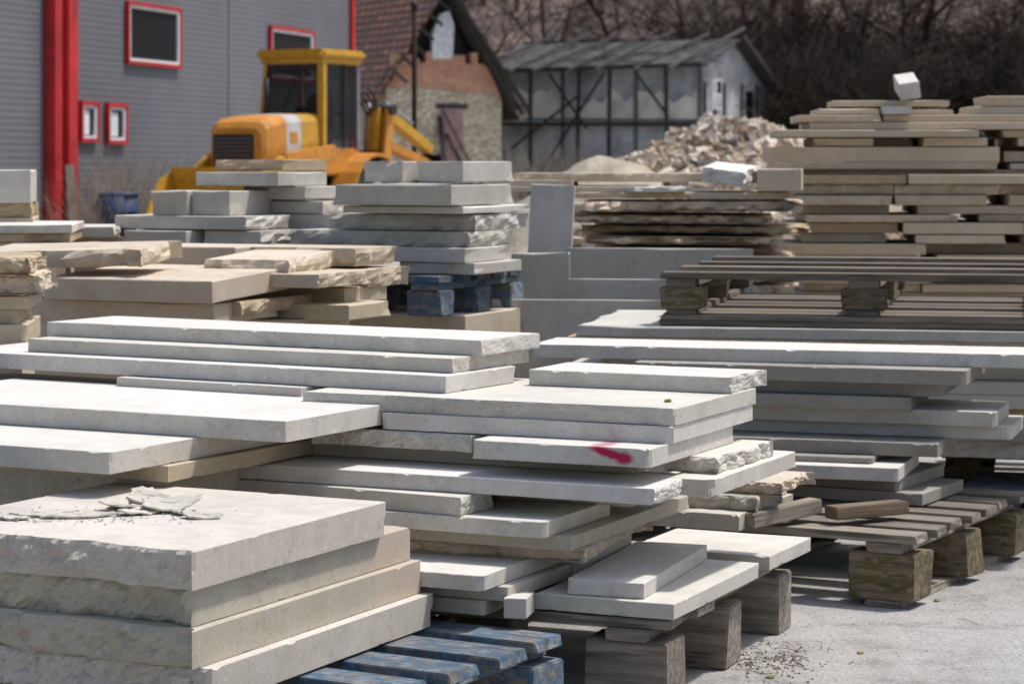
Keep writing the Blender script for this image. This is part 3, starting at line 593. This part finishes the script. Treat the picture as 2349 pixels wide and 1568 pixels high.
for i in range(6):
    t=.25+i*.12;beam('verge_timber_%d'%i,(-.45+2.35*t,-.3,2.9+3.5*t),(-.3+2.35*t+.25,-.32,2.6+3.5*t),.08,.08,WD,oh)
box('door',1.75,2.45,-.04,.02,.4,2.75,PK,oh);box('door_lintel',1.6,2.6,-.06,.05,2.752,2.88,WD,oh)
beam('leaning_plank_1',(1.55,-.9,0),(1.7,-.05,2.5),.14,.05,WD,oh);beam('leaning_plank_2',(2.5,-1.1,0),(1.9,-.1,2.0),.12,.05,WD,oh);beam('leaning_plank_3',(2.9,-1.0,0),(1.75,-.15,2.7),.1,.05,WD,oh)
pp=empty('metal_post',(-1.94,48,0));cyl('shaft',(0,0,0),(0,0,4.25),.05,plain('dark_rusty_metal',(.028,.015,.012),.8,spec=.2),pp,16);cyl('cap',(0,0,4.25),(0,0,4.36),.08,BK,pp,16)
# ---------------------------------------------------------------- ruined shed
SH=plain('peeling_pale_render',(.80,.73,.62),.9,var=.35,sc=1.0);SH2=plain('grey_blue_render',(.44,.44,.45),.9,var=.5,sc=1.0);SH3=plain('grey_gable_boards',(.46,.455,.45),.9,var=.4,sc=1.5)
sh=empty('timber_framed_shed',(5.75,73,0),math.radians(-28));LS=7.0;DS=5.2
def sprism(nm,poly,y0,y1,mat):
    n=len(poly);v=[(x,y0,z) for x,z in poly]+[(x,y1,z) for x,z in poly]
    return mesh_obj(nm,v,[[i,(i+1)%n,n+(i+1)%n,n+i] for i in range(n)]+[list(range(n)),list(range(n,2*n))],mat,sh)
box('lower_wall',-LS,0,.0,.2,0,2.35,SH2,sh)
box('upper_wall_grey',-LS,0,.06,.2,2.352,4.1,SH2,sh)
rag=[(-LS+.1,2.4),(-.1,2.4),(-.1,3.5)];x=-.1;h_=3.3
while x>-LS+.3:
    x-=R.uniform(.06,.28);h_+=R.uniform(-.26,.26);h_=min(3.8,max(2.8,h_+(3.3-h_)*.2));rag.append((x,h_+R.uniform(-.05,.05)))
sprism('peeling_plaster',rag,.02,.058,SH)
for i,xx in enumerate([-5.6,-3.9,-2.9,-1.0]): beam('post_%d'%i,(xx+R.uniform(-.15,.1),-.5,0),(xx+R.uniform(-.1,.1),-.5,4.1),.09,.10,WD,sh)
for i,xx in enumerate([-6.9,-4.7,-2.2,-.06]): beam('wall_post_%d'%i,(xx,-.06,0),(xx,-.06,4.0),.10,.08,WS,sh)
for i,(a,b_,c,d) in enumerate([(-5.6,.3,-3.0,3.9),(-6.2,1.6,-3.9,3.2),(-4.9,3.9,-3.6,2.2),(-2.0,3.95,-.9,2.6)]): beam('brace_%d'%i,(a,-.6,b_),(c,-.6,d),.07,.07,WD,sh)
beam('wall_plate',(-LS-.2,-.5,4.02),(.2,-.5,4.1),.12,.12,WD,sh);beam('mid_rail',(-LS,-.10,2.38),(0,-.10,2.30),.10,.10,WD,sh);beam('front_rail',(-5.7,-.56,2.5),(.5,-.56,2.42),.07,.07,WS,sh)
g=[(0,0),(DS,0),(DS,3.5),(2.2,4.95),(0,4.05)]
mesh_obj('gable_wall',[(-.005,y,z) for y,z in g]+[(-.2,y,z) for y,z in g],[[0,1,2,3,4],[5,6,7,8,9]]+[[i,(i+1)%5,5+(i+1)%5,5+i] for i in range(5)],SH3,sh).location=(.008,.0,0)
box('gable_window_frame',0.0,.06,.6,1.35,2.35,3.7,WHT,sh)
for i in range(2):
    for j in range(3): box('pane_%d_%d'%(i,j),.055,.07,.66+i*.34,.94+i*.34,2.42+j*.43,2.79+j*.43,SH2 if (i+j)%3 else GL,sh)
for i,yy in enumerate([.1,1.6,3.0,4.2,DS-.1]): beam('gable_post_%d'%i,(.05,yy,0),(.05,yy,3.6),.08,.08,WS,sh)
box('gable_window_2',0.0,.05,3.4,3.9,2.5,3.4,GL,sh)
RB2=plain('old_roof_boards',(.085,.08,.08),.9,var=.7,sc=3)
mesh_obj('front_roof',[(-LS-.3,-.5,4.1),(.35,-.5,4.1),(.35,2.2,5.0),(-LS-.3,2.2,5.0),(-LS-.3,-.5,4.05),(.35,-.5,4.05),(.35,2.2,4.94),(-LS-.3,2.2,4.94)],[[0,1,2,3],[4,5,6,7],[0,1,5,4],[1,2,6,5],[2,3,7,6],[3,0,4,7]],RB2,sh)
mesh_obj('rear_roof',[(.35,2.2,5.06),(-LS-.3,2.2,5.06),(-LS-.3,DS+.5,3.3),(.35,DS+.5,3.3),(.35,2.2,4.96),(-LS-.3,2.2,4.96),(-LS-.3,DS+.5,3.2),(.35,DS+.5,3.2)],[[0,1,2,3],[4,5,6,7],[0,1,5,4],[1,2,6,5],[2,3,7,6],[3,0,4,7]],WD,sh)
for i in range(7):
    xx=-LS+.1+i*1.1+R.uniform(-.2,.2);beam('roof_rafter_%d'%i,(xx-.5,-.95+R.uniform(-.2,.2),4.0),(xx+.75+R.uniform(-.2,.2),2.3,5.22+R.uniform(-.05,.12)),.08,.09,WS,sh)
for i in range(12):
    xx=R.uniform(-LS,0);yy=R.uniform(-.5,1.9);zz=4.12+(yy+.5)*.333;beam('roof_lath_%d'%i,(xx,yy,zz+.05),(xx+R.uniform(.6,1.6),yy+R.uniform(-.1,.1),zz+.06),.06,.03,WS,sh)
beam('barge_board',(.38,2.2,5.08),(.38,DS+.6,3.25),.14,.16,WD,sh)
# ---------------------------------------------------------------- rubble heap
vs=[];fs=[];cols=[]
def chunk(c,s):
    b=len(vs);ax=Vector([R.gauss(0,1) for _ in range(3)]).normalized()
    rm=Matrix.Rotation(R.uniform(0,6.3),3,ax);sx,sy,sz=s*R.uniform(.7,1.5),s*R.uniform(.5,1),s*R.uniform(.2,.55)
    for i in(-1,1):
        for j in(-1,1):
            for k in(-1,1): vs.append(Vector(c)+rm@Vector((i*sx*R.uniform(.7,1),j*sy*R.uniform(.7,1),k*sz*R.uniform(.7,1))))
    for q in([0,1,3,2],[4,6,7,5],[0,4,5,1],[2,3,7,6],[0,2,6,4],[1,5,7,3]): fs.append([b+i for i in q])
    t=R.random();col=(.64,.56,.46) if t<.38 else ((.48,.385,.28) if t<.78 else (.29,.205,.14));k_=R.uniform(.65,1.05)
    cols.extend([[x*k_ for x in col]]*6)
cx,cy=2.45,26.
def hz(x,y):
    r=math.hypot((x-cx)*(1.0 if x<cx else 1.15),(y-cy)*.8);return max(0,1.60-.02-max(0,r-.35)*.50+.10*noise.noise(Vector((x*1.2,y*1.2,0))))
for i in range(5200):
    a=R.uniform(math.pi,2*math.pi) if R.random()<.85 else R.uniform(0,math.pi);r=3.2*math.sqrt(R.random());x=cx+r*math.cos(a);y=cy+r*math.sin(a)
    if hz(x,y)>.02: chunk((x,y,hz(x,y)),R.uniform(.03,.105))
me=bpy.data.meshes.new('rubble_heap');me.from_pydata([tuple(v) for v in vs],[],fs);me.update()
ca=me.color_attributes.new('Col','FLOAT_COLOR','CORNER')
for p in me.polygons:
    for li in p.loop_indices: ca.data[li].color=(*cols[p.index],1)
m,nt,b=newmat('rubble_stone');at=nt.nodes.new('ShaderNodeVertexColor');at.layer_name='Col';L_(nt,at.outputs[0],b.inputs['Base Color']);b.inputs['Roughness'].default_value=.9
me.materials.append(m);rh=bpy.data.objects.new('rubble_heap',me);link(rh)
n=40;v=[];f=[]
for i in range(n+1):
    for j in range(n+1):
        x=cx-3.6+7.2*i/n;y=cy-3.6+7.2*j/n;v.append((x,y,hz(x,y)-.03))
for i in range(n):
    for j in range(n): a=i*(n+1)+j;f.append([a,a+1,a+n+2,a+n+1])
mesh_obj('heap_core',v,f,plain('rubble_fill',(.26,.21,.16),.95),rh)
v=[];f=[];n=30
for i in range(n+1):
    for j in range(n+1):
        x=-1.8+3.6*i/n;y=-1.8+3.6*j/n;r=math.hypot(x*.8,y);v.append((x,y,max(-.02,1.32*math.exp(-(r/1.05)**2)-.08+.10*noise.noise(Vector((x*3,y*3,1)))+.04*noise.noise(Vector((x*9,y*9,1))))))
for i in range(n):
    for j in range(n): a=i*(n+1)+j;f.append([a,a+1,a+n+2,a+n+1])
mesh_obj('sand_heap',v,f,plain('pale_sand',(.46,.40,.31),.95,sc=4,var=.35,bump=.5),None,(1.0,24.5,0))
# ---------------------------------------------------------------- hillside and trees
m,nt,b=newmat('wooded_hillside_soil');tc=nt.nodes.new('ShaderNodeTexCoord');v_=tc.outputs['Object']
n1=noi(nt,v_,.05,5,.65);n2=noi(nt,v_,.9,5,.75)
c=mixc(nt,ramp(nt,n1,.35,.65),(.12,.088,.072),(.24,.175,.145));c=mixc(nt,ramp(nt,n2,.42,.7,0,.6),c,(.075,.056,.046));L_(nt,c,b.inputs['Base Color']);b.inputs['Roughness'].default_value=1
v=[];f=[];nx,ny=70,40
def hillz(x,y):
    t=max(0,(y-88)/120);return 62*t*(1 if t<1 else 1/t)+3*noise.noise(Vector((x*.03,y*.03,0)))*min(1,t*4)-.05
for j in range(ny+1):
    for i in range(nx+1):
        x=-180+400*i/nx;y=86+200*j/ny;v.append((x,y,hillz(x,y)))
for j in range(ny):
    for i in range(nx): a=j*(nx+1)+i;f.append([a,a+1,a+nx+2,a+nx+1])
mesh_obj('hillside_terrain',v,f,m)
BARK=flat('bare_bark',(.08,.063,.052));BARKD=flat('dark_twigs',(.045,.034,.027));BARKL=flat('pale_twigs',(.18,.14,.115))
def treemesh(name,h,mat,levels=5,stems=1,sprd=.55):
    v=[];f=[]
    def seg(p,q,r0,r1,d):
        a=d.orthogonal().normalized();b_=d.cross(a);k0=len(v);n=5 if r0>.05 else 3
        for c_,rr in((p,r0),(q,r1)):
            for k in range(n): v.append(tuple(c_+rr*(a*math.cos(k*6.283/n)+b_*math.sin(k*6.283/n))))
        for k in range(n): f.append([k0+k,k0+(k+1)%n,k0+n+(k+1)%n,k0+n+k])
    def grow(p,d,ln,r,lv):
        ns=4 if lv>1 else 2
        for s in range(ns):
            q=p+d*ln/ns;seg(p,q,max(r,.008),max(r*.86,.007),d);p=q;r*=.86
            d=(d+Vector((R.gauss(0,.10),R.gauss(0,.10),R.gauss(.03,.06)))).normalized()
            if lv>0 and s>0:
                for _ in range(1 if lv>3 else 2):
                    sd=Vector((R.gauss(0,1),R.gauss(0,1),R.gauss(.25,.5))).normalized();nd=(d*(1-sprd)+sd*sprd).normalized()
                    grow(p,nd,ln*R.uniform(.5,.75),r*.6,lv-1)
        if lv>0: grow(p,d,ln*.6,r*.9,lv-1)
    for s in range(stems):
        d0=Vector((R.gauss(0,.08 if stems==1 else .4),R.gauss(0,.08 if stems==1 else .4),1)).normalized()
        grow(Vector((R.gauss(0,.02 if stems==1 else .5),R.gauss(0,.02 if stems==1 else .5),-.1)),d0,h*.40*(1 if stems==1 else R.uniform(.7,1.2)),h*.016/(1 if stems==1 else 1.8),levels)
    me=bpy.data.meshes.new(name);me.from_pydata(v,[],f);me.update();me.materials.append(mat);return me
T=[treemesh('tree_a',11,BARK,5),treemesh('tree_b',12,BARKD,5)]
T4=treemesh('tree_d',12,BARK,4);T5=treemesh('tree_e',11,BARKD,4)
TP=[treemesh('tree_p1',9,BARKL,4),treemesh('tree_p2',8,BARKL,4)]
BU=[treemesh('bush_a',4.2,BARKD,3,9,.6),treemesh('bush_b',3.6,BARKD,3,9,.6),treemesh('bush_c',4.5,BARK,3,9,.6)]
def place(name,me,x,y,z,s,parent=None):
    o=bpy.data.objects.new(name,me);o.location=(x,y,z);o.scale=(s,s,s*R.uniform(.9,1.15));o.rotation_euler=(0,0,R.uniform(0,6.3));link(o,parent)
for (x,y,s,t_) in [(1.0,84,1.0,T4),(4.5,85,1.1,T5),(8.0,83,.95,T4),(12.5,82,1.1,T[0]),(16.5,80,1.0,T[1]),(-2.0,86,1.1,T5),(10.5,88,1.1,T4),(14.3,86,1.2,T[1]),(18.5,84,1.1,T[0])]:
    place('bare_tree',t_,x,y,-.1,s)
dw=empty('distant_woodland')
for i in range(105):
    y=94+R.random()**1.1*70;fx=R.uniform(-.07,.25);x=fx*y
    place('tree_%d'%i,R.choice(TP+[T4,T5]) if fx<.10 else R.choice(T+TP+[T5]),x,y,hillz(x,y)-.2,R.uniform(.6,1.1),dw)
tk=empty('bramble_thicket')
for i in range(80):
    y=R.uniform(76,94);x=R.uniform(8.6,20) if i<62 else R.uniform(-3,9);y=max(y,84 if i>=62 else 0);place('bush_%d'%i,R.choice(BU),x,y,hillz(x,y)-.1,R.uniform(.9,1.7)*(1 if i<62 else .6),tk)
# ---------------------------------------------------------------- light, sky, camera
w=bpy.data.worlds.new("World");bpy.context.scene.world=w;w.use_nodes=True
nt=w.node_tree;bg=nt.nodes['Background'];sk=nt.nodes.new('ShaderNodeTexSky');sk.sky_type='NISHITA';sk.sun_disc=False
sdir=Vector((.62,.22,1.35)).normalized();el=math.asin(sdir.z)
sk.sun_elevation=el;sk.sun_rotation=math.atan2(sdir.x,sdir.y);sk.altitude=200;sk.dust_density=3.5
L_(nt,sk.outputs[0],bg.inputs['Color']);bg.inputs['Strength'].default_value=.15
sl=bpy.data.lights.new('sun','SUN');sl.energy=3.6;sl.angle=math.radians(3.5);sl.color=(1,.972,.935)
so=bpy.data.objects.new('sun',sl);so.rotation_euler=sdir.to_track_quat('Z','Y').to_euler();so.location=(20,10,40);link(so)
cd=bpy.data.cameras.new('camera');cam=bpy.data.objects.new('camera',cd);link(cam)
cam.location=(0,0,1.2);cam.rotation_euler=(math.radians(90),0,0);cd.lens=85;cd.sensor_width=36
cd.shift_y=-(784-370)/2349;cd.clip_end=2000;cd.clip_start=.1
cd.dof.use_dof=True;cd.dof.focus_distance=5.5;cd.dof.aperture_fstop=8
bpy.context.scene.camera=cam
vs_=bpy.context.scene.view_settings;vs_.view_transform='Standard';vs_.look='None';vs_.exposure=0
